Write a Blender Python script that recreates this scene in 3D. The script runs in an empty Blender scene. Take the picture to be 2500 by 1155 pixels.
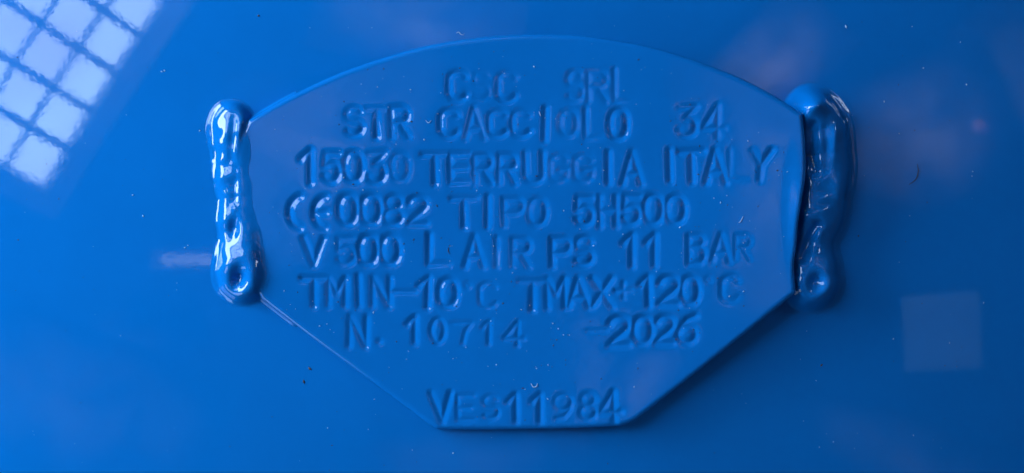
import bpy, math, random
import numpy as np
from mathutils import Vector, Matrix

# ------------------------------------------------------------------ scale
# One drawing unit (du) = 0.075 mm.  Plate face lies in the XZ plane, facing -Y.
S = 7.5e-5
CX, CY = 1250.0, 577.5           # plate drawing origin (middle of the drawing sheet)
DIST = 2667.0                    # lens to plate, du  (0.2 m)
sc = bpy.context.scene
col = sc.collection

# ------------------------------------------------------------------ camera
cam_d = bpy.data.cameras.new('camera')
cam = bpy.data.objects.new('camera', cam_d)
col.objects.link(cam)
cam.location = (0, -DIST * S, 0)
cam.rotation_euler = (math.radians(90), 0, 0)
cam_d.sensor_width = 36
cam_d.lens = 18 / (1250.0 / DIST)
cam_d.clip_start = 0.005
cam_d.clip_end = 50
cam_d.dof.use_dof = True
cam_d.dof.focus_distance = DIST * S
cam_d.dof.aperture_fstop = 42
sc.camera = cam

# ------------------------------------------------------------------ world and exposure
world = bpy.data.worlds.new('World')
sc.world = world
world.use_nodes = True
bg = world.node_tree.nodes['Background']
bg.inputs[0].default_value = (0.40, 0.52, 0.85, 1)
bg.inputs[1].default_value = 0.07
sc.view_settings.view_transform = 'Standard'
sc.view_settings.look = 'None'
sc.view_settings.exposure = 0
sc.view_settings.gamma = 1
sc.cycles.use_denoising = True
sc.cycles.max_bounces = 6
WINDOW_LIGHT = 9.8

def area_lamp(name, loc, target, size, watts, colour):
    d = bpy.data.lights.new(name, 'AREA'); d.shape = 'RECTANGLE'; d.size, d.size_y = size; d.energy = watts; d.color = colour
    o = bpy.data.objects.new(name, d); col.objects.link(o)
    o.location = loc; o.rotation_euler = (Vector(target) - Vector(loc)).to_track_quat('-Z', 'Y').to_euler()
    return o
# unseen area lamp added for the light grazing the plate from the upper left
area_lamp('added_side_light', (-0.73, -0.25, 0.29), (0, 0, 0), (0.26, 0.62), 10.6, (0.62, 0.80, 1.0))
# dimmer lamp added from below to brighten the plate's lower left rim
area_lamp('added_side_light', (-0.70, -0.28, -0.46), (0, 0, 0), (0.26, 0.50), 1.6, (0.66, 0.82, 1.0))
# unseen lamp added only to brighten the mirrored panels behind the photographer
area_lamp('panel_fill_light', (0.1, -0.55, 0.95), (0.25, -1.6, 0.50), (0.5, 0.3), 20, (1.0, 0.88, 0.78))

# ------------------------------------------------------------------ materials
def new_mat(name):
    m = bpy.data.materials.new(name)
    m.use_nodes = True
    return m, m.node_tree.nodes, m.node_tree.links

def paint_material():
    m, N, L = new_mat('blue_gloss_paint')
    b = N['Principled BSDF']
    tc = N.new('ShaderNodeTexCoord')
    # colour: very slight mottling of the paint film
    n1 = N.new('ShaderNodeTexNoise'); n1.inputs['Scale'].default_value = 55; n1.inputs['Detail'].default_value = 3
    L.new(tc.outputs['Object'], n1.inputs['Vector'])
    cr = N.new('ShaderNodeValToRGB')
    cr.color_ramp.elements[0].position = 0.3; cr.color_ramp.elements[0].color = (0.0008, 0.160, 0.540, 1)
    cr.color_ramp.elements[1].position = 0.7; cr.color_ramp.elements[1].color = (0.0010, 0.170, 0.570, 1)
    L.new(n1.outputs['Fac'], cr.inputs['Fac']); L.new(cr.outputs['Color'], b.inputs['Base Color'])
    # gloss: hazy dust film varies the roughness a little
    n2 = N.new('ShaderNodeTexNoise'); n2.inputs['Scale'].default_value = 120; n2.inputs['Detail'].default_value = 6
    L.new(tc.outputs['Object'], n2.inputs['Vector'])
    mr = N.new('ShaderNodeMapRange'); mr.inputs['To Min'].default_value = 0.02; mr.inputs['To Max'].default_value = 0.055
    L.new(n2.outputs['Fac'], mr.inputs['Value']); L.new(mr.outputs['Result'], b.inputs['Roughness'])
    b.inputs['IOR'].default_value = 1.5
    # orange peel
    n3 = N.new('ShaderNodeTexNoise'); n3.inputs['Scale'].default_value = 1100; n3.inputs['Detail'].default_value = 2
    L.new(tc.outputs['Object'], n3.inputs['Vector'])
    bp = N.new('ShaderNodeBump'); bp.inputs['Strength'].default_value = 1.0; bp.inputs['Distance'].default_value = 3.6e-6
    L.new(n3.outputs['Fac'], bp.inputs['Height'])
    n4 = N.new('ShaderNodeTexNoise'); n4.inputs['Scale'].default_value = 160; n4.inputs['Detail'].default_value = 2
    L.new(tc.outputs['Object'], n4.inputs['Vector'])
    bp2 = N.new('ShaderNodeBump'); bp2.inputs['Strength'].default_value = 1.0; bp2.inputs['Distance'].default_value = 6e-6
    L.new(n4.outputs['Fac'], bp2.inputs['Height']); L.new(bp.outputs['Normal'], bp2.inputs['Normal'])
    L.new(bp2.outputs['Normal'], b.inputs['Normal'])
    return m

def plain(name, c, rough=0.6, noise=0.0, scale=20):
    m, N, L = new_mat(name)
    b = N['Principled BSDF']
    b.inputs['Roughness'].default_value = rough
    if noise:
        tc = N.new('ShaderNodeTexCoord'); n = N.new('ShaderNodeTexNoise'); n.inputs['Scale'].default_value = scale
        L.new(tc.outputs['Object'], n.inputs['Vector'])
        cr = N.new('ShaderNodeValToRGB')
        cr.color_ramp.elements[0].position = 0.35; cr.color_ramp.elements[1].position = 0.65
        cr.color_ramp.elements[0].color = tuple(x * (1 - noise) for x in c) + (1,)
        cr.color_ramp.elements[1].color = tuple(min(1, x * (1 + noise)) for x in c) + (1,)
        L.new(n.outputs['Fac'], cr.inputs['Fac']); L.new(cr.outputs['Color'], b.inputs['Base Color'])
    else:
        b.inputs['Base Color'].default_value = tuple(c) + (1,)
    return m

def soft_panel(name="soft_cream_patch", c=(0.78, 0.66, 0.58), hard=.6, lo=.25, hi=1.6):
    """patchy panel colour, darkened to the borders so its mirror image ends softly"""
    m, N, L = new_mat(name)
    b = N['Principled BSDF']; b.inputs['Roughness'].default_value = .8
    tc = N.new('ShaderNodeTexCoord')
    mp = N.new('ShaderNodeMapping'); mp.inputs['Location'].default_value = (-1, 0, -1); mp.inputs['Scale'].default_value = (2, 0, 2)
    L.new(tc.outputs['Generated'], mp.inputs['Vector'])
    gr = N.new('ShaderNodeTexGradient'); gr.gradient_type = 'QUADRATIC_SPHERE'  # painted falloff, so the reflection fades out without a hard outline
    L.new(mp.outputs['Vector'], gr.inputs['Vector'])
    n = N.new('ShaderNodeTexNoise'); n.inputs['Scale'].default_value = 9; n.inputs['Detail'].default_value = 2
    L.new(tc.outputs['Object'], n.inputs['Vector'])
    mr = N.new('ShaderNodeMapRange'); mr.inputs['From Min'].default_value = .35; mr.inputs['From Max'].default_value = .65
    mr.inputs['To Min'].default_value = lo; mr.inputs['To Max'].default_value = hi
    L.new(n.outputs['Fac'], mr.inputs['Value'])
    mu = N.new('ShaderNodeMath'); mu.operation = 'MULTIPLY'
    pw = N.new('ShaderNodeMath'); pw.operation = 'POWER'; pw.inputs[1].default_value = hard
    L.new(gr.outputs['Fac'], pw.inputs[0]); L.new(pw.outputs[0], mu.inputs[0]); L.new(mr.outputs['Result'], mu.inputs[1])
    cr = N.new('ShaderNodeValToRGB')
    cr.color_ramp.elements[0].color = (0.03, 0.028, 0.03, 1); cr.color_ramp.elements[1].color = c + (1,)
    L.new(mu.outputs[0], cr.inputs['Fac']); L.new(cr.outputs['Color'], b.inputs['Base Color'])
    return m

def daylight_pane():
    m, N, L = new_mat('daylit_glass')
    N.remove(N['Principled BSDF'])
    e = N.new('ShaderNodeEmission'); out = N['Material Output']
    e.inputs['Color'].default_value = (0.70, 0.86, 1.16, 1)
    e.inputs['Strength'].default_value = WINDOW_LIGHT
    # what lies outside the glass is brighter in places
    tc = N.new('ShaderNodeNewGeometry'); n = N.new('ShaderNodeTexNoise'); n.inputs['Scale'].default_value = 5.0; n.inputs['Detail'].default_value = 1
    L.new(tc.outputs['Position'], n.inputs['Vector'])
    cr = N.new('ShaderNodeValToRGB')
    cr.color_ramp.elements[0].position = .35; cr.color_ramp.elements[0].color = (0.60, 0.72, 1.0, 1)
    cr.color_ramp.elements[1].position = .68; cr.color_ramp.elements[1].color = (0.72, 1.0, 1.25, 1)
    L.new(n.outputs['Fac'], cr.inputs['Fac']); L.new(cr.outputs['Color'], e.inputs['Color'])
    L.new(e.outputs[0], out.inputs['Surface'])
    return m

PAINT = paint_material()
DUST = plain('pale_dust', (0.32, 0.50, 0.72), 0.8)
GRIT = plain('dark_grit', (0.020, 0.022, 0.035), 0.7)
BROWN = plain('brown_grit', (0.06, 0.035, 0.02), 0.7)
STEEL = plain('grey_window_steel', (0.45, 0.48, 0.55), 0.6, 0.2, 30)
CREAM = soft_panel()
WHITE = plain('worn_white_board', (0.34, 0.58, 0.78), 0.7, 0.15, 9)
DULL = soft_panel('soft_grey_patch', (0.42, 0.42, 0.46), .6, .1, 1.5)
GREY = plain('grey_post_paint', (0.30, 0.30, 0.33), 0.6, 0.1, 20)
PANE = daylight_pane()

# ------------------------------------------------------------------ helpers
def to_world(x, y, h):
    """drawing units (x right, y up, h towards the lens) -> metres"""
    return np.stack([x * S, -h * S, y * S], -1)

def build_mesh(name, verts, faces, normals=None, mat=None):
    me = bpy.data.meshes.new(name)
    verts = np.asarray(verts, np.float32); faces = np.asarray(faces, np.int32)
    k = faces.shape[1]
    me.vertices.add(len(verts)); me.vertices.foreach_set('co', verts.ravel())
    me.loops.add(faces.size); me.loops.foreach_set('vertex_index', faces.ravel())
    me.polygons.add(len(faces)); me.polygons.foreach_set('loop_start', np.arange(0, faces.size, k, dtype=np.int32))
    me.update(calc_edges=True)
    me.polygons.foreach_set('use_smooth', np.ones(len(faces), bool))
    if normals is not None:
        me.normals_split_custom_set_from_vertices(np.asarray(normals, np.float32))
    if mat: me.materials.append(mat)
    me.update()
    return me

def vertex_normals(verts, faces):
    a = verts[faces[:, 2]] - verts[faces[:, 0]]
    b = verts[faces[:, 3]] - verts[faces[:, 1]]
    fn = np.cross(a, b)
    n = np.zeros_like(verts)
    for k in range(3):
        for j in range(4):
            n[:, k] += np.bincount(faces[:, j], fn[:, k], len(verts))
    return n / np.maximum(np.linalg.norm(n, axis=1, keepdims=True), 1e-20)

def link(name, me, parent=None):
    o = bpy.data.objects.new(name, me)
    col.objects.link(o)
    if parent: o.parent = parent
    return o

def submesh(name, verts, faces, normals, mat):
    used, inv = np.unique(faces, return_inverse=True)
    return build_mesh(name, verts[used], inv.reshape(faces.shape), normals[used], mat)

def blur(a, sig):
    r = int(3 * sig + 1)
    k = np.exp(-np.arange(-r, r + 1) ** 2 / (2 * sig * sig)); k /= k.sum()
    for ax in (0, 1):
        p = np.pad(a, [(r, r) if i == ax else (0, 0) for i in (0, 1)], mode='edge')
        out = np.zeros_like(a)
        for i, w in enumerate(k):
            out += w * (p[i:i + a.shape[0], :] if ax == 0 else p[:, i:i + a.shape[1]])
        a = out
    return a

def seg_dist(px, py, poly):
    """distance from points to an open polyline"""
    best = np.full(px.shape, 1e18)
    for (ax, ay), (bx, by) in zip(poly[:-1], poly[1:]):
        dx, dy = bx - ax, by - ay
        l2 = dx * dx + dy * dy + 1e-12
        t = np.clip(((px - ax) * dx + (py - ay) * dy) / l2, 0, 1)
        best = np.minimum(best, (px - ax - t * dx) ** 2 + (py - ay - t * dy) ** 2)
    return np.sqrt(best)

def catmull(pts, n=6):
    p = [np.array(q, float) for q in pts]
    p = [2 * p[0] - p[1]] + p + [2 * p[-1] - p[-2]]
    out = []
    for i in range(1, len(p) - 2):
        for t in np.linspace(0, 1, n, endpoint=False):
            out.append(0.5 * ((2 * p[i]) + (-p[i - 1] + p[i + 1]) * t + (2 * p[i - 1] - 5 * p[i] + 4 * p[i + 1] - p[i + 2]) * t * t
                              + (-p[i - 1] + 3 * p[i] - 3 * p[i + 1] + p[i + 2]) * t ** 3))
    out.append(p[-2])
    return [tuple(q) for q in out]

# ------------------------------------------------------------------ the tank
TANK_R = 8500.0          # crown radius of the dished end, du (0.64 m)
TX, TY = 950.0, 640.0   # where the plate touches it
THICK = 14.0
def tank_h(u, v):
    r2 = (u - TX) ** 2 + (v - TY) ** 2
    return -THICK - TANK_R + np.sqrt(np.maximum(TANK_R ** 2 - r2, 1.0))

tank = bpy.data.objects.new('air_tank', None)
col.objects.link(tank)
tank['label'] = 'glossy blue painted compressed air tank with a welded maker plate'
tank['category'] = 'air tank'

def make_shell():
    """dished end of the tank: spherical crown, rolled knuckle, straight skirt, closed behind"""
    prof = []   # (radius, height, normal angle)
    amax = math.radians(24)
    for a in np.linspace(0, amax, 150):
        prof.append((TANK_R * math.sin(a), -TANK_R + TANK_R * math.cos(a)))
    kr = 620.0
    c0 = (prof[-1][0] - kr * math.sin(amax), prof[-1][1] - kr * math.cos(amax))
    for a in np.linspace(amax, math.pi / 2, 24)[1:]:
        prof.append((c0[0] + kr * math.sin(a), c0[1] + kr * math.cos(a)))
    rr, hh = prof[-1]
    for d in (300, 1200, 3000):
        prof.append((rr, hh - d))
    prof.append((1.0, hh - 3000))
    prof = np.array(prof); prof[0, 0] = 0.5
    n = 256
    th = np.linspace(0, 2 * math.pi, n, endpoint=False)
    x = (TX - CX) + prof[:, 0:1] * np.cos(th)[None]
    y = (CY - TY) + prof[:, 0:1] * np.sin(th)[None]
    h = np.repeat(prof[:, 1:2] - THICK, n, 1)
    V = to_world(x, y, h).reshape(-1, 3)
    m = len(prof)
    i, j = np.meshgrid(np.arange(m - 1), np.arange(n), indexing='ij')
    jn = (j + 1) % n
    F = np.stack([i * n + j, (i + 1) * n + j, (i + 1) * n + jn, i * n + jn], -1).reshape(-1, 4)
    N = vertex_normals(V, F)
    return build_mesh('shell', V, F, N, PAINT)
shell = link('shell', make_shell(), tank)

# ------------------------------------------------------------------ stamped writing: stroke glyphs
def arc(cx, cy, rx, ry, a0, a1, n=18):
    return [(cx + rx * math.cos(math.radians(a)), cy - ry * math.sin(math.radians(a))) for a in np.linspace(a0, a1, n)]
def oval(p=2.0):
    pts = []
    for a in np.linspace(0, 2 * math.pi, 33):
        c, s = math.cos(a), math.sin(a)
        pts.append((0.5 + 0.5 * math.copysign(abs(c) ** (2 / p), c), 0.5 + 0.5 * math.copysign(abs(s) ** (2 / p), s)))
    return pts
# unit box, x to the right, y downwards
GLYPH = {
 'C': [arc(.52, .30, .50, .30, 25, 180, 14) + arc(.52, .70, .50, .30, 180, 335, 14)],
 'S': [arc(.50, .25, .44, .25, 25, 230, 16) + [(.5, .5)] + arc(.50, .74, .48, .26, 65, -150, 18)],
 'R': [[(0, 1), (0, 0), (.6, 0)] + arc(.6, .25, .4, .25, 80, -80, 10) + [(.6, .5), (0, .5)], [(.5, .5), (1, 1)]],
 'L': [[(0, 0), (0, 1), (1, 1)]],
 'T': [[(0, 0), (1, 0)], [(.5, 0), (.5, 1)]],
 'A': [[(0, 1), (.48, 0), (1, 1)], [(.22, .68), (.8, .68)]],
 'I': [[(.5, 0), (.5, 1)]],
 'O': [oval(2.3)], '0': [oval(2.3)], 'o': [oval(1.8)],
 '1': [[(0, .27), (.25, .18), (1, 0), (1, 1)]],
 '2': [arc(.5, .28, .48, .28, 170, -25, 14) + [(.72, .55), (.3, .78), (.02, 1), (1, 1)]],
 '3': [[(.02, .02), (.95, 0), (.42, .40), (.60, .40)] + arc(.5, .69, .48, .31, 70, -160, 16)],
 '4': [[(.68, 0), (0, .70), (1, .70)], [(.68, 0), (.68, 1)]],
 '5': [[(.95, 0), (.08, 0), (.04, .46)] + arc(.48, .68, .50, .32, 130, -155, 18)],
 '6': [[(.95, 0), (.55, .12), (.2, .38)] + arc(.5, .69, .5, .31, 180, -180, 24)],
 '7': [[(0, 0), (1, 0), (.72, .4), (.58, 1)]],
 '8': [arc(.5, .24, .42, .24, -90, 270, 22), arc(.5, .74, .5, .26, 90, -270, 24)],
 '9': [arc(.5, .31, .5, .31, 0, 360, 24), [(1, .31), (.9, .62), (.55, .92), (.12, .98)]],
 'E': [[(1, 0), (0, 0), (0, 1), (1, 1)], [(0, .5), (.85, .5)]],
 'e': [arc(.98, .5, .98, .52, 100, 258, 20), [(.05, .5), (.85, .5)]],      # round E of the conformity mark
 'c': [arc(.98, .5, .98, .52, 100, 258, 20)],
 'U': [[(0, 0), (0, .7)] + arc(.5, .7, .5, .3, 180, 360, 14) + [(1, .7), (1, 0)]],
 'G': [arc(.52, .30, .50, .30, 25, 180, 14) + arc(.52, .70, .48, .30, 180, 360, 14) + [(1, .55), (.55, .55)]],
 'Y': [[(0, 0), (.46, .5)], [(1, 0), (.46, .5), (.38, 1)]],
 'P': [[(0, 1), (0, 0), (.6, 0)] + arc(.6, .26, .4, .26, 80, -80, 10) + [(.6, .52), (0, .52)]],
 'H': [[(0, 0), (0, 1)], [(1, 0), (1, 1)], [(0, .46), (1, .46)]],
 'V': [[(0, 0), (.54, 1), (1, 0)]],
 'B': [[(0, 0), (0, 1), (.6, 1)] + arc(.58, .70, .42, .30, -80, 80, 10) + [(.5, .4), (0, .4)], [(.5, .4)] + arc(.55, .2, .37, .2, -80, 80, 10) + [(.5, 0), (0, 0)]],
 'M': [[(0, 1), (0, 0), (.5, .52), (1, 0), (1, 1)]],
 'N': [[(0, 1), (0, 0), (1, 1), (1, 0)]],
 'X': [[(0, 0), (1, 1)], [(1, 0), (0, .95)]],
 '-': [[(0, .5), (1, .5)]],
 '+': [[(0, .5), (1, .5)], [(.5, 0), (.5, 1)]],
 'd': [oval(2)],                                                            # degree sign
 '.': [[(.5, .5), (.55, .55)]],
}
# char, left, right, top, bottom, depth, tilt x, tilt y   (drawing units)
CH = [
 # line 1
 ('C',1095,1139,176,244,.80,.0,.1),('S',1156,1194,176,243,.22,.0,.2),('C',1215,1259,177,246,.62,.0,.3),
 ('S',1385,1423,175,244,.55,-.1,0),('R',1437,1481,176,246,.50,-.1,.1),('L',1501,1544,170,247,.42,-.4,-.2),
 # line 2
 ('S',844,885,263,329,.80,.1,.2),('T',896,944,264,334,.85,0,.5),('R',956,997,263,334,.85,0,-.1),
 ('C',1075,1118,269,333,.85,-.1,0),('A',1135,1182,264,338,.65,0,-.1),('C',1193,1238,271,331,.75,0,.2),('C',1250,1294,271,331,.75,0,.3),
 ('I',1318,1344,264,341,.95,0,0),('O',1367,1408,270,331,.50,.1,.1),('L',1431,1470,266,337,.52,-.4,-.2),('O',1489,1531,268,337,1.0,.1,.1),
 ('3',1656,1700,260,331,.70,.4,.2),('4',1718,1769,257,337,.75,-.1,-.1),
 # line 3
 ('1',734,758,368,447,1.0,.1,0),('5',791,829,374,443,.85,.1,.2),('0',842,884,372,441,.95,.1,.1),('3',898,940,372,445,.80,.3,.2),('0',956,998,376,441,.50,0,0),
 ('T',1034,1090,376,448,.95,-.1,.2),('E',1100,1148,376,444,.75,-.2,-.1),('R',1158,1200,379,447,.75,.1,-.1),('R',1219,1259,379,447,.80,.1,-.1),
 ('U',1283,1326,374,445,.85,.1,0),('G',1342,1385,380,443,.42,0,0),('G',1402,1446,380,443,.50,0,.1),('I',1474,1498,372,447,1.0,0,0),('A',1521,1567,372,449,.90,0,0),
 ('I',1625,1647,367,441,1.1,0,0),('T',1661,1718,370,444,1.05,0,-.05),('A',1724,1772,366,446,.95,-.1,0),('L',1782,1826,368,439,.30,-.5,-.2),('Y',1836,1884,367,440,.85,.4,0),
 # line 4
 ('c',707,740,481,556,1.1,-.2,0),('e',768,802,482,557,1.1,-.3,0),('0',828,870,478,546,1.0,0,0),('0',884,928,478,545,1.0,0,0),('8',940,981,479,547,.85,.1,.1),('2',998,1041,481,547,.95,.1,-.1),
 ('T',1104,1163,484,554,.90,-.1,.2),('I',1180,1202,480,553,.90,0,0),('P',1231,1277,486,552,.70,0,-.2),('O',1291,1333,486,548,.72,.2,.1),
 ('5',1408,1447,482,548,.95,0,.1),('H',1465,1505,480,553,.80,0,0),('5',1523,1562,480,545,.95,0,.1),('0',1575,1617,478,543,1.05,0,0),('0',1628,1672,479,543,1.0,.1,.1),
 # line 5
 ('V',741,790,582,646,.90,0,0),('5',825,865,582,644,.60,0,.1),('0',878,920,577,643,1.1,0,0),('0',932,974,577,643,1.05,0,0),('L',1048,1096,574,645,.95,-.2,-.2),
 ('A',1136,1181,577,651,.80,-.1,0),('I',1202,1224,582,651,.65,0,-.1),('R',1252,1293,584,651,.70,.1,-.2),
 ('P',1349,1392,583,650,.95,-.1,-.1),('S',1405,1447,580,645,.95,.1,.1),('1',1522,1544,574,650,1.0,.1,0),('1',1578,1599,574,648,.95,.1,-.1),
 ('B',1683,1720,575,643,.85,0,0),('A',1740,1782,574,638,.75,-.1,-.1),('R',1796,1832,575,634,.50,-.1,-.1),
 # line 6
 ('T',739,795,679,747,.95,-.1,0),('M',802,843,680,747,.80,.1,-.1),('I',865,887,674,747,.90,0,0),('N',910,951,679,747,.85,.1,0),('-',960,1013,700,724,1.0,-.1,0),
 ('1',1021,1045,679,751,.95,.2,0),('0',1073,1115,683,747,1.0,0,0),('d',1137,1147,690,702,.45,0,0),('C',1171,1212,691,750,.65,-.1,0),
 ('T',1270,1331,686,756,1.0,.1,.3),('M',1336,1379,682,752,.90,.1,0),('A',1388,1438,681,750,.95,0,0),('X',1447,1495,680,750,.95,0,0),('+',1504,1542,691,729,.85,-.4,-.2),
 ('1',1563,1584,676,747,1.05,.2,0),('2',1610,1656,677,743,1.05,0,-.1),('0',1666,1705,678,740,1.05,.1,0),('d',1724,1735,677,689,.45,0,0),('C',1762,1803,676,737,.55,-.3,-.2),
 # line 7
 ('N',853,894,774,845,.85,.1,.1),('.',921,932,828,840,1.0,0,0),('1',995,1013,775,837,.95,.1,-.1),('o',1053,1085,779,836,.95,0,0),('7',1104,1150,788,837,.62,.2,.1),
 ('1',1178,1194,785,839,.75,.3,0),('4',1232,1279,787,844,.80,.1,0),
 ('-',1436,1481,800,814,.60,0,0),('2',1488,1535,776,843,1.1,0,-.1),('0',1549,1591,776,837,1.1,0,-.1),('2',1602,1644,774,837,1.05,0,-.1),('6',1656,1699,771,837,1.1,0,-.05),
 # line 8
 ('V',1053,1101,960,1029,.90,.1,0),('E',1118,1157,966,1025,.65,-.2,-.1),('S',1180,1217,966,1022,.65,.1,.2),('1',1240,1260,964,1029,.85,.3,0),('1',1299,1319,964,1029,.90,.3,0),
 ('9',1354,1395,964,1023,.75,.3,.1),('8',1418,1454,962,1023,.70,.1,.1),('4',1466,1514,958,1028,.90,.2,-.1),
]
CHAR_NAME = {'c': 'C', 'e': 'E', 'o': '0', 'd': 'degree sign', '.': 'full stop', '-': 'dash', '+': 'plus sign'}

# ------------------------------------------------------------------ the plate outline
arch = [(604,292),(640,270),(700,236),(760,206),(830,175),(900,150),(975,127),(1050,108),(1150,92),(1250,83.5),(1340,82),(1430,87),(1560,107),(1680,139),(1800,184),(1890,230),(1962,276)]
right_side = [(1962,276),(1968,340),(1969,420),(1960,480),(1950,540),(1946,600),(1941,650),(1946,716)]
lower_right = [(1946,716),(1800,834),(1680,930),(1575,1012),(1545,1032),(1515,1042)]
bottom = [(1515,1042),(1400,1048),(1250,1051),(1120,1052),(1066,1050)]
lower_left = [(1066,1050),(1045,1038),(1000,1003),(880,915),(760,826),(636,730)]
left_side = [(636,730),(600,660),(580,560),(574,450),(580,350),(604,292)]
OUT = []
for part_, n in ((arch, 5), (right_side, 4), (lower_right, 4), (bottom, 3), (lower_left, 3), (left_side, 3)):
    OUT += catmull(part_, n)[:-1]
OUT = np.array(OUT)                      # closed, in sheet u,v

def outline_dist(u, v):
    """signed distance (inside positive) and closest outline point"""
    best = np.full(u.shape, 1e18); bx = np.zeros(u.shape); by = np.zeros(u.shape)
    inside = np.zeros(u.shape, bool)
    Q = np.roll(OUT, -1, 0)
    for (ax, ay), (cx, cy) in zip(OUT, Q):
        dx, dy = cx - ax, cy - ay
        t = np.clip(((u - ax) * dx + (v - ay) * dy) / (dx * dx + dy * dy), 0, 1)
        qx, qy = ax + t * dx, ay + t * dy
        d2 = (u - qx) ** 2 + (v - qy) ** 2
        m = d2 < best
        best = np.where(m, d2, best); bx = np.where(m, qx, bx); by = np.where(m, qy, by)
        c = (ay > v) != (cy > v)
        if dy != 0:
            inside ^= c & (u < dx * (v - ay) / dy + ax)
    d = np.sqrt(best)
    return np.where(inside, d, -d), bx, by

# ------------------------------------------------------------------ the plate: one height field for sheet and stamps
STEP = 1.6
gu = np.arange(594, 1980, STEP); gv = np.arange(72, 1064, STEP)
U, V = np.meshgrid(gu, gv)
SD, BX, BY = outline_dist(U, V)

H = np.zeros(U.shape)
owner = np.full(U.shape, -1, int)
near = np.full(U.shape, 1e9)
groove = np.zeros(U.shape)
rim = np.zeros(U.shape)
WID, DEEP = 13.8, 3.75
rng = random.Random(7)
for k, (c, l, r, t, b, dep, tx, ty) in enumerate(CH):
    pad = 44
    i0, i1 = np.searchsorted(gv, (t - pad, b + pad)); j0, j1 = np.searchsorted(gu, (l - pad, r + pad))
    uu, vv = U[i0:i1, j0:j1], V[i0:i1, j0:j1]
    rot = math.radians(rng.uniform(-2.0, 2.0)); mx, my = (l + r) / 2, (t + b) / 2
    d = np.full(uu.shape, 1e9)
    for st in GLYPH[c]:
        pts = []
        for x, y in st:
            X, Y = l + x * (r - l) - mx, t + y * (b - t) - my
            pts.append((mx + X * math.cos(rot) - Y * math.sin(rot), my + X * math.sin(rot) + Y * math.cos(rot)))
        d = np.minimum(d, seg_dist(uu, vv, pts))
    small = 0.78 if (c in 'do.' or (b - t) < 60) else 1.0
    w = WID * small * (0.80 + 0.22 * dep)
    if c == '.': w *= 1.25
    f = dep * np.clip(1 + tx * (uu - mx) / max(20, (r - l) / 2) + ty * (vv - my) / max(20, (b - t) / 2), .1, 1.6)
    q = np.clip(1 - (np.sqrt(d * d + 1.2) - 1.1) / w, 0, 1)
    g = DEEP * small * f * q ** 1.5 + 0.35 * f * np.exp(-(d / 20.0) ** 2)
    groove[i0:i1, j0:j1] = np.maximum(groove[i0:i1, j0:j1], g)
    rim[i0:i1, j0:j1] = np.maximum(rim[i0:i1, j0:j1], 0.30 * f * np.exp(-((d - w * 1.15) / 7.0) ** 2))
    m = (d < near[i0:i1, j0:j1]) & (d < w * 1.25)
    near[i0:i1, j0:j1] = np.where(m, d, near[i0:i1, j0:j1]); owner[i0:i1, j0:j1] = np.where(m, k, owner[i0:i1, j0:j1])
H = -groove + 0 * rim
H = blur(H, 1.6 / STEP)
# sheet is never quite flat: slow waves, slack around the writing, lip along the weld at the right
H += 1.5 * np.sin(U / 190 + 1.1) * np.cos(V / 230 + .4) + 0.7 * np.sin(U / 83 + V / 120) + 0.5 * np.cos(V / 71 - U / 160)
lip = np.exp(-((U - 1955) / 26.0) ** 2) * np.exp(-((V - 520) / 120.0) ** 2)
H += 9.0 * lip
ER, ED = 15.0, 13.0
e = np.clip(1 - SD / ER, 0, 1)
edge_drop = ED * (1 - np.sqrt(np.maximum(1 - e * e, 0)))

def plate_top(u, v):
    """height of the sheet away from stamps (used where the weld meets it)"""
    return 1.5 * np.sin(u / 190 + 1.1) * np.cos(v / 230 + .4) + 0.7 * np.sin(u / 83 + v / 120) + 0.5 * np.cos(v / 71 - u / 160) \
        + 9.0 * np.exp(-((u - 1955) / 26.0) ** 2) * np.exp(-((v - 520) / 120.0) ** 2)

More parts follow.
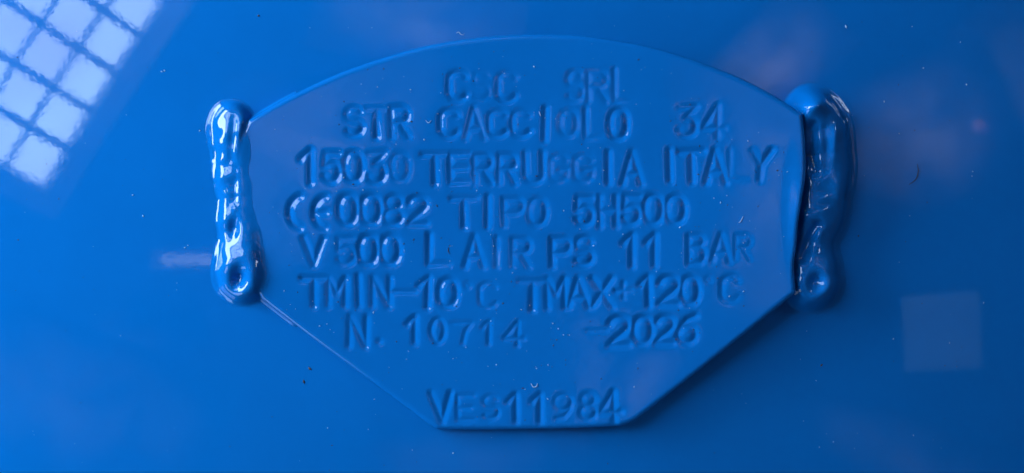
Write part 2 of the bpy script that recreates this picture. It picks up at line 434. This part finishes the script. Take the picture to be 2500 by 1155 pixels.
def make_plate():
    nv, nu = U.shape
    # keep cells whose centre is inside
    c = (SD[:-1, :-1] + SD[1:, :-1] + SD[:-1, 1:] + SD[1:, 1:]) / 4
    keep = c > 0
    idx = np.arange(nv * nu).reshape(nv, nu)
    F = np.stack([idx[1:, :-1], idx[1:, 1:], idx[:-1, 1:], idx[:-1, :-1]], -1)[keep]
    own = owner[:-1, :-1][keep]
    # rim vertices: those used by fewer than four kept cells
    cnt = np.bincount(F.ravel(), minlength=nv * nu).reshape(nv, nu)
    rimv = (cnt > 0) & (cnt < 4)
    uu, vv, hh = U.copy(), V.copy(), H - edge_drop
    uu[rimv], vv[rimv] = BX[rimv], BY[rimv]
    hh[rimv] = H[rimv] - ED
    verts = to_world(uu - CX, CY - vv, hh).reshape(-1, 3)
    # skirt: boundary edges (used once) dropped to the underside
    E = np.concatenate([F[:, [0, 1]], F[:, [1, 2]], F[:, [2, 3]], F[:, [3, 0]]])
    key = np.minimum(E[:, 0], E[:, 1]).astype(np.int64) * (nv * nu) + np.maximum(E[:, 0], E[:, 1])
    _, first, ct = np.unique(key, return_index=True, return_counts=True)
    B = E[first[ct == 1]]
    bv = np.unique(B)
    low = verts[bv].copy(); low[:, 1] = THICK * S
    lowmap = np.full(nv * nu, -1); lowmap[bv] = len(verts) + np.arange(len(bv))
    verts = np.concatenate([verts, low])
    SK = np.stack([B[:, 1], B[:, 0], lowmap[B[:, 0]], lowmap[B[:, 1]]], -1)
    # underside: fan to a centre vertex (degenerate quads avoided by a small inner ring)
    ctr = low.mean(0)
    inner = ctr + (low - ctr) * 0.02
    imap = np.full(len(verts), -1); imap[lowmap[bv]] = len(verts) + np.arange(len(bv))
    verts = np.concatenate([verts, inner])
    a, b_ = lowmap[B[:, 1]], lowmap[B[:, 0]]
    UN = np.stack([a, b_, imap[b_], imap[a]], -1)
    allF = np.concatenate([F, SK])
    nrm = vertex_normals(verts, np.concatenate([allF, UN]))
    nrm_top = vertex_normals(verts, allF)
    fine = np.linalg.norm(nrm_top, axis=1) > 0.5
    nrm[fine] = nrm_top[fine]
    sheetF = np.concatenate([F[own < 0], SK, UN])
    plate = link('maker_plate', submesh('maker_plate', verts, sheetF, nrm, PAINT), tank)
    plate['label'] = 'welded blue painted plate stamped with eight lines of writing'
    for k, chd in enumerate(CH):
        f = F[own == k]
        if not len(f): continue
        o = link('stamped_character', submesh('stamped_character', verts, f, nrm, PAINT), plate)
        o['label'] = 'stamped ' + CHAR_NAME.get(chd[0], chd[0])
    return plate
plate = make_plate()

# ------------------------------------------------------------------ weld beads
def smax(a, b, k):
    h = np.clip(0.5 + 0.5 * (a - b) / k, 0, 1)
    return b * (1 - h) + a * h + k * h * (1 - h)

def make_bead(chain, bumps, box, flat=0.72, k=16.0, step=1.7, grooves=(), extra=None, soften=2.6, tilt=0.0, seed=0.0, neck=1.0):
    """chain: (u, v, centre height, radius); bumps: (u, v, su, sv, amount)"""
    u = np.arange(box[0], box[2], step); v = np.arange(box[1], box[3], step)
    u, v = np.meshgrid(u, v)
    sd, _, _ = outline_dist(u, v)
    e = np.clip(1 - sd / ER, 0, 1)
    on_plate = plate_top(u, v) - ED * (1 - np.sqrt(np.maximum(1 - e * e, 0)))
    tank_s = tank_h(u, v)
    base = np.where(sd > 0, on_plate, tank_s)
    soft = blur(base, 3.0 / step)
    P = np.array(catmull([c[:2] for c in chain], 8)); RR = np.interp(np.linspace(0, len(chain) - 1, len(P)), range(len(chain)), [c[3] for c in chain])
    ZZ = np.interp(np.linspace(0, len(chain) - 1, len(P)), range(len(chain)), [c[2] for c in chain])
    # uneven toe: the puddles of the weld swell and shrink
    sarc = np.arange(len(P)) * 7.0
    RR = RR * (1 + .030 * np.sin(sarc / 14.0 + seed) + .012 * np.sin(sarc / 6.1 + 2 * seed))
    P = P + np.stack([2.5 * np.sin(sarc / 17.0 + 3 * seed), 0 * sarc], -1)
    ZZ = ZZ + 0.5 * np.sin(sarc / 12.0 + seed)
    top = np.full(u.shape, -400.0)
    for (pu, pv), r, z in zip(P, RR, ZZ):
        q = np.sqrt((u - pu) ** 2 + (v - pv) ** 2) / r
        hh = np.where(q < .9, z + flat * r * np.maximum(1 - q ** 3.0, 0) ** .55, z + flat * r * (.488 - 2.4 * (q - .9)))
        top = np.maximum(top, hh)
    inside_top = np.clip((top - soft) / 14.0, 0, 1)
    mid = np.interp(v[:, 0], [c[1] for c in chain], [c[0] for c in chain])[:, None]
    top = top + np.interp(v, [250, 380, 430, 580, 640, 740], [tilt, tilt, tilt * neck, tilt * neck, tilt * .8, tilt * .8]) * (u - mid) * inside_top          # a fillet weld falls away from the plate to the tank
    for bu, bv, su, sv, ang, am in bumps:
        ca, sa = math.cos(math.radians(ang)), math.sin(math.radians(ang))
        x = (u - bu) * ca + (v - bv) * sa; y = -(u - bu) * sa + (v - bv) * ca
        top = top + am * np.exp(-(x / su) ** 2 - (y / sv) ** 2) * inside_top
    for line, wd, am in grooves:
        d = seg_dist(u, v, line)
        top = top + am * np.exp(-(d / wd) ** 2) * inside_top
    if extra is not None: top = extra(u, v, top, inside_top)
    top = top + inside_top * (0.8 * np.sin(u / 11.0 + 2.0 * np.sin(v / 23.0)) * np.sin(v / 14.0 + u / 31.0) + 0.7 * np.sin(v / 8.5 + u / 17.0))
    hgt = smax(top, soft, k)
    hgt = blur(hgt, soften / step)
    keep_v = hgt > base + 0.35
    c = (keep_v[:-1, :-1].astype(int) + keep_v[1:, :-1] + keep_v[:-1, 1:] + keep_v[1:, 1:]) >= 3
    field = hgt
    hgt = np.where(keep_v, hgt, base - 0.3)
    nv, nu = u.shape
    idx = np.arange(nv * nu).reshape(nv, nu)
    Fall = np.stack([idx[1:, :-1], idx[1:, 1:], idx[:-1, 1:], idx[:-1, :-1]], -1).reshape(-1, 4)
    F = Fall[c.ravel()]
    verts = to_world(u - CX, CY - v, hgt).reshape(-1, 3)
    nrm = vertex_normals(to_world(u - CX, CY - v, field).reshape(-1, 3), Fall)
    return submesh('weld_bead', verts, F, nrm, PAINT)

left_chain = [(556,296,-34,47),(561,322,-32,54),(567,376,-31,52),(572,432,-32,49),(578,490,-32,49),(584,545,-30,52),(590,610,-26,59),(589,672,-22,65)]
left_bumps = [
    (598,302,24,22,-15,4),            # shoulder reaching the plate corner
    (552,330,12,40,4,4), (600,345,15,46,-6,3),   # twin ridges of the upper lobe
    (574,452,17,16,0,-4), (571,430,11,9,0,3), (576,508,12,10,0,5), (576,484,15,12,0,-3),
    (570,562,15,26,18,-14),           # hollow
    (612,590,22,40,-16,5),            # flank over the plate
    (584,680,19,24,20,-25),           # crater
    (562,645,20,18,0,5), (604,712,20,14,0,3),
]
left_grooves = [([(572,290),(570,330),(564,388)], 9.0, -3.0)]
lb = link('weld_bead', make_bead(left_chain, left_bumps, (450, 195, 720, 810), flat=.62, k=14, grooves=left_grooves, soften=3.5, tilt=.24, seed=.6, neck=.15), tank)
lb['label'] = 'shiny weld bead with a round crater at its foot, catching window light'

right_chain = [(2002,272,-44,42),(2026,306,-62,56),(2033,360,-66,58),(2032,430,-68,60),(2022,500,-66,60),(2010,560,-68,54),(2000,620,-66,50),(2003,690,-54,60)]
right_bumps = [
    (1993,260,30,18,-12,22),          # cap bridging to the plate corner
    (2046,340,12,54,3,7),             # outer ridge
    (2014,482,16,11,0,6), (2010,520,24,20,0,7), (2016,500,14,7,0,-4), (2008,570,12,18,4,9),
    (1997,688,19,23,15,-22),          # crater
    (2062,462,24,30,0,8), (1972,530,16,24,10,8),
]
right_grooves = [([(1990,305),(1992,350),(1998,415)], 13.0, -16.0), ([(2004,552),(1986,582),(1970,634)], 11.0, -17.0), ([(2020,310),(2026,360),(2022,410)], 8.0, -5.0)]
rb = link('weld_bead', make_bead(right_chain, right_bumps, (1880, 190, 2160, 820), flat=.70, k=13, grooves=right_grooves, soften=3.2, tilt=-.22, seed=2.1), tank)
rb['label'] = 'shaded weld bead with a ringed crater at its foot'

# ------------------------------------------------------------------ dust, grit and fibres lying on the paint
def surf_h(u, v):
    u = np.asarray(u, float); v = np.asarray(v, float)
    sd, _, _ = outline_dist(u, v)
    j = np.clip(np.round((u - gu[0]) / STEP).astype(int), 0, len(gu) - 1); i = np.clip(np.round((v - gv[0]) / STEP).astype(int), 0, len(gv) - 1)
    return np.where(sd > 14, H[i, j], tank_h(u, v)), sd

def specks(name, n, seed, size, mat, area, parent, label, extra=(), only=None):
    r = np.random.RandomState(seed)
    u = r.uniform(area[0], area[2], n); v = r.uniform(area[1], area[3], n)
    s = size[0] + (size[1] - size[0]) * r.rand(n) ** 3.0
    if len(extra):
        ex = np.array(extra, float)
        u = np.concatenate([u, ex[:, 0]]); v = np.concatenate([v, ex[:, 1]]); s = np.concatenate([s, ex[:, 2] * .72])
    h, sd = surf_h(u, v)
    ok = (np.abs(sd) > 16)
    if only == 'plate': ok &= sd > 0
    if only == 'tank': ok &= sd < 0
    # keep clear of the beads
    ok &= ~((u > 505) & (u < 655) & (v > 235) & (v < 750)) & ~((u > 1930) & (u < 2100) & (v > 220) & (v < 755))
    u, v, s, h = u[ok], v[ok], s[ok], h[ok]
    n = len(u)
    a = r.uniform(0, math.pi, n); lng = r.uniform(1.0, 2.3, n)
    octa = np.array([(1, 0, 0), (0, 1, 0), (-1, 0, 0), (0, -1, 0), (0, 0, .8), (0, 0, -.5)], float)
    tri = np.array([(0, 1, 4), (1, 2, 4), (2, 3, 4), (3, 0, 4), (1, 0, 5), (2, 1, 5), (3, 2, 5), (0, 3, 5)])
    ex_, ey_ = octa[:, 0][None] * (s * lng)[:, None], octa[:, 1][None] * s[:, None]
    ez_ = octa[:, 2][None] * s[:, None]
    x = (u - CX)[:, None] + ex_ * np.cos(a)[:, None] - ey_ * np.sin(a)[:, None]
    y = (CY - v)[:, None] + ex_ * np.sin(a)[:, None] + ey_ * np.cos(a)[:, None]
    verts = to_world(x, y, h[:, None] + ez_).reshape(-1, 3)
    F = (np.arange(n)[:, None, None] * 6 + tri[None]).reshape(-1, 3)
    o = link(name, build_mesh(name, verts, F, None, mat), parent)
    o['kind'] = 'stuff'
    return o

specks('dust', 300, 3, (0.6, 1.6), DUST, (610, 90, 1960, 1045), plate, '', only='plate',
       extra=[(1036,341,3.2),(1304,163,2.6),(1460,540,2.5),(1450,600,2.2),(1310,900,2.2),(1540,1024,3.4),(1660,555,2.8),(1350,790,2.2)])
specks('grit', 300, 5, (0.7, 2.0), GRIT, (610, 90, 1960, 1045), plate, '', only='plate',
       extra=[(1228,741,3.0),(1010,585,2.4),(862,450,2.8),(1155,198,2.4),(1098,600,2.4),(1359,830,2.2)])
specks('dust', 120, 11, (0.6, 1.5), DUST, (0, 0, 2500, 1155), shell, '', only='tank',
       extra=[(2100,44,3.6),(2278,38,2.2),(2306,145,3.0),(2424,185,3.2),(2198,234,2.4),(2437,410,2.8),(2435,422,2.4),(2237,315,2.6),(2410,75,2.0),(1105,1112,2.8),(2220,838,2.6),(443,605,2.6),(478,316,2.6),(387,166,3.0),(380,168,2.4),(310,475,3.0),(337,527,3.0)])
specks('grit', 110, 12, (0.7, 1.8), GRIT, (0, 0, 2500, 1155), shell, '', only='tank', extra=[(738,935,4.5),(622,30,4.5),(2126,576,3.4)])
specks('grit', 0, 13, (1, 2), BROWN, (0, 0, 1, 1), shell, '', extra=[(753,903,4.2),(2030,902,3.4)])

def fibre(name, pts, rad, mat, parent, label):
    p = catmull(pts, 8)
    h, _ = surf_h([q[0] for q in p], [q[1] for q in p])
    h = h + rad * .5
    vs, fs = [], []
    m = 6
    for i, (q, hh) in enumerate(zip(p, h)):
        a = p[max(i - 1, 0)]; b = p[min(i + 1, len(p) - 1)]
        tx, ty = b[0] - a[0], b[1] - a[1]; l = math.hypot(tx, ty); nx, ny = -ty / l, tx / l
        rr = rad * (0.45 + 0.55 * math.sin(math.pi * (i + .5) / len(p)))
        for k in range(m):
            an = 2 * math.pi * k / m
            vs.append(to_world(np.float64(q[0] + nx * rr * math.cos(an) - CX), np.float64(CY - q[1] - ny * rr * math.cos(an)), np.float64(hh + rr * math.sin(an))))
    for i in range(len(p) - 1):
        for k in range(m):
            fs.append((i * m + k, i * m + (k + 1) % m, (i + 1) * m + (k + 1) % m, (i + 1) * m + k))
    o = link(name, build_mesh(name, np.array(vs), np.array(fs), None, mat), parent)
    o['label'] = label
fibre('fibre', [(2285,392),(2287,412),(2280,432),(2262,445)], 1.15, GRIT, shell, 'short dark curved hair')
fibre('fibre', [(1296,936),(1302,945),(1310,943),(1312,936)], 1.1, DUST, plate, 'tiny pale curled fibre')
fibre('fibre', [(1039,294),(1046,300),(1053,294)], 1.0, DUST, plate, 'tiny pale curled fibre')
fibre('fibre', [(1316,272),(1318,278),(1320,283)], 1.1, DUST, plate, 'tiny pale curled fibre')
fibre('fibre', [(1112,75),(1118,72),(1124,78),(1131,79)], 1.1, DUST, shell, 'tiny pale curled fibre')
fibre('fibre', [(1814,528),(1808,540),(1803,544)], 0.9, DUST, plate, 'thin pale scratch of fibre')
fibre('fibre', [(1095,604),(1094,612),(1098,620)], 1.0, GRIT, plate, 'tiny dark fibre')

# ------------------------------------------------------------------ what the gloss mirrors: a daylit window and a few pale things
def box_mesh(name, sx, sy, sz, mat, bev=0.0):
    x, y, z = sx / 2, sy / 2, sz / 2
    v = [(-x,-y,-z),(x,-y,-z),(x,y,-z),(-x,y,-z),(-x,-y,z),(x,-y,z),(x,y,z),(-x,y,z)]
    f = [(0,3,2,1),(4,5,6,7),(0,1,5,4),(1,2,6,5),(2,3,7,6),(3,0,4,7)]
    me = bpy.data.meshes.new(name); me.from_pydata(v, [], f); me.materials.append(mat); me.update()
    return me

def tag(o, label, cat, group=None):
    o['label'] = label; o['category'] = cat
    if group: o['group'] = group
def make_window(name, label, corner, along, up, nrm_, na, nb, pa, pb):
    """steel window: panes pa x pb metres, na panes along, nb panes up; corner is its lower front corner"""
    A, B, Nn = Vector(along).normalized(), Vector(up).normalized(), Vector(nrm_).normalized()
    B = (B - B.dot(A) * A).normalized(); Nn = A.cross(B)
    if Nn.dot(Vector(nrm_)) < 0: A_, B_ = A, B; Nn = -Nn
    root = bpy.data.objects.new(name, None); col.objects.link(root)
    M = Matrix((A, Nn, B)).transposed().to_4x4(); M.translation = Vector(corner)
    root.matrix_world = M
    tag(root, label, 'window')
    W, Hh = na * pa, nb * pb
    pane = box_mesh('pane', pa - .004, .004, pb - .004, PANE)
    for i in range(na):
        for j in range(nb):
            o = link('pane', pane, root); o.location = ((i + .5) * pa, -.02, (j + .5) * pb)
    va = box_mesh('glazing_bar', .008, .030, Hh, STEEL); ha = box_mesh('glazing_bar', W, .026, .016, STEEL)
    for i in range(1, na):
        o = link('glazing_bar', va, root); o.location = (i * pa, 0, Hh / 2)
    for j in range(1, nb):
        o = link('glazing_bar', ha, root); o.location = (W / 2, 0, j * pb)
    fv = box_mesh('frame', .05, .06, Hh + .1, STEEL); fh = box_mesh('frame', W, .06, .05, STEEL)
    for x in (-.025, W + .025):
        o = link('frame', fv, root); o.location = (x, 0, Hh / 2)
    for z in (-.025, Hh + .025):
        o = link('frame', fh, root); o.location = (W / 2, 0, z)
    back = box_mesh('shutter', W + .1, .01, Hh + .1, STEEL)
    o = link('shutter', back, root); o.location = (W / 2, -.06, Hh / 2)
# u1 is the long side of the window, u2 the short side
make_window('workshop_window', 'daylit window of many small panes in dark steel bars, mirrored in the paint', (-0.8869, -1.1389, 0.1225),
            (-0.5240, 0.7592, 0.3861), (0.5085, -0.0848, 0.8569), (0.683, 0.645, -0.342), 6, 6, 0.0940, 0.0929)
make_window('added_edge_light', 'long narrow bank of lit panes added to highlight the arched plate edge', (-0.95, -0.62, 1.18),
            (0.93, -0.36, 0.10), (0.10, -0.45, 0.60), (0.35, 0.50, -0.80), 9, 2, 0.12, 0.14)  # added unseen source, only for the bright line on the arched edge
make_window('workshop_window', 'small daylit window of six panes mirrored at the far upper corner', (1.245, -0.995, 0.555),
            (0.55, 0.72, 0.15), (-0.2, -0.1, 0.95), (-0.80, 0.56, -0.2), 3, 2, 0.11, 0.11)

def panel(name, loc, size, mat, label, cat, face=(0, 0, 0), trim=True, roll=0.0):
    """a board with a batten frame, facing the tank"""
    root = bpy.data.objects.new(name, None); col.objects.link(root)
    d = Vector(face) - Vector(loc); yaw = math.atan2(d.x, -d.y) 
    root.location = loc; root.rotation_euler = (0, roll, math.atan2(d.y, d.x) + math.pi / 2)
    tag(root, label, cat)
    link('board', box_mesh('board', size[0], .012, size[1], mat), root)
    if trim:
        for x in (-1, 1):
            o = link('batten', box_mesh('batten', .018, .02, size[1] + .02, GREY), root); o.location = (x * size[0] / 2, -.006, 0)
        for z in (-1, 1):
            o = link('batten', box_mesh('batten', size[0] - .02, .02, .018, GREY), root); o.location = (0, -.006, z * size[1] / 2)
panel('notice_board', (1.053, -1.12, -0.194), (.18, .17), WHITE, 'square white board mirrored low in the tank paint', 'board', roll=.1, trim=False)
panel('mirrored_panel', (-0.36, -1.571, 0.19), (.54, .50), CREAM, 'cream wall panel mirrored in the upper corner of the plate', 'panel', trim=False)
panel('mirrored_panel', (0.44, -1.56, 0.075), (.30, .56), CREAM, 'cream wall panel mirrored beside the shaded weld', 'panel', trim=False)
panel('mirrored_panel', (0.206, -1.576, -0.231), (.16, .16), CREAM, 'small cream panel mirrored above the last stamped line', 'panel', trim=False)
panel('door_post', (0.107, -1.585, -0.235), (.06, .30), CREAM, 'narrow cream post mirrored above the last stamped line', 'post', trim=False)
panel('mirrored_panel', (0.69, -1.295, 0.41), (.42, .22), CREAM, 'wide cream panel mirrored above the shaded weld', 'panel', roll=.7, trim=False)
panel('mirrored_panel', (1.014, -1.141, 0.247), (.44, .34), CREAM, 'faded cream panel mirrored between the shaded weld and the far corner', 'panel', roll=.3, trim=False)
panel('mirrored_panel', (-0.905, -1.211, -0.345), (.80, .36), CREAM, 'low cream panel mirrored in the tank paint below the window', 'panel', roll=-.4, trim=False)

panel('mirrored_panel', (-0.92, -1.44, -0.26), (.55, .20), DULL, 'long added grey panel mirrored in the tank paint under the strip lamp', 'panel', roll=.35, trim=False)  # this and the next grey panels are added for faint reflections in the paint
panel('mirrored_panel', (1.00, -1.15, -0.48), (.60, .20), DULL, 'low added grey panel mirrored below the white board', 'panel', roll=-.25, trim=False)
panel('mirrored_panel', (1.22, -0.98, 0.36), (.22, .40), DULL, 'tall added grey panel mirrored by the far upper corner', 'panel', roll=.45, trim=False)
panel('mirrored_panel', (-0.12, -1.40, 0.52), (.50, .22), DULL, 'added grey panel mirrored in the tank paint over the arched edge', 'panel', roll=-.2, trim=False)
panel('mirrored_panel', (0.02, -1.50, -0.52), (.70, .22), DULL, 'low added grey panel mirrored in the tank paint under the plate', 'panel', roll=.15, trim=False)

def glow(name, c, k):
    m, N, L = new_mat(name)
    N['Principled BSDF'].inputs['Base Color'].default_value = (.8, .8, .8, 1)
    N['Principled BSDF'].inputs['Emission Color'].default_value = c + (1,); N['Principled BSDF'].inputs['Emission Strength'].default_value = k
    return m
def round_mesh(name, prof, mat, n=24):
    v, f = [], []
    for r, h in prof:
        for k in range(n):
            a = 2 * math.pi * k / n; v.append((r * math.cos(a), h, r * math.sin(a)))
    for i in range(len(prof) - 1):
        for k in range(n): f.append((i * n + k, i * n + (k + 1) % n, (i + 1) * n + (k + 1) % n, (i + 1) * n + k))
    f.append(tuple(range(n))[::-1]); f.append(tuple((len(prof) - 1) * n + k for k in range(n)))
    me = bpy.data.meshes.new(name); me.from_pydata(v, [], f); me.materials.append(mat); me.update(); return me
def fixture(name, loc, label, cat):
    root = bpy.data.objects.new(name, None); col.objects.link(root)
    root.location = loc; root.rotation_euler = (0, 0, math.atan2(-loc[1], -loc[0]) - math.pi / 2)
    tag(root, label, cat); return root
# small lit strip lamp and a red pilot lamp, both behind the photographer
t = fixture('strip_lamp', (-0.643, -1.379, -0.034), 'short lit strip lamp mirrored beside the shiny weld', 'lamp')
o = link('housing', box_mesh('housing', .19, .03, .045, GREY), t); o.location = (0, -.02, 0)
o = link('diffuser', box_mesh('diffuser', .14, .016, .020, glow('strip_diffuser', (.80, .9, 1.0), 1.7)), t); o.location = (0, .004, 0)
t = fixture('pilot_lamp', (1.118, -1.054, 0.26), 'red pilot lamp mirrored as a red spot in the tank paint', 'lamp')
link('collar', round_mesh('collar', [(.020, -.02), (.020, 0), (.016, .002)], GREY), t)
link('lens', round_mesh('lens', [(.015, .0), (.015, .010), (.011, .016), (.004, .019)], glow('red_lens', (1.0, .05, .12), .6)), t)
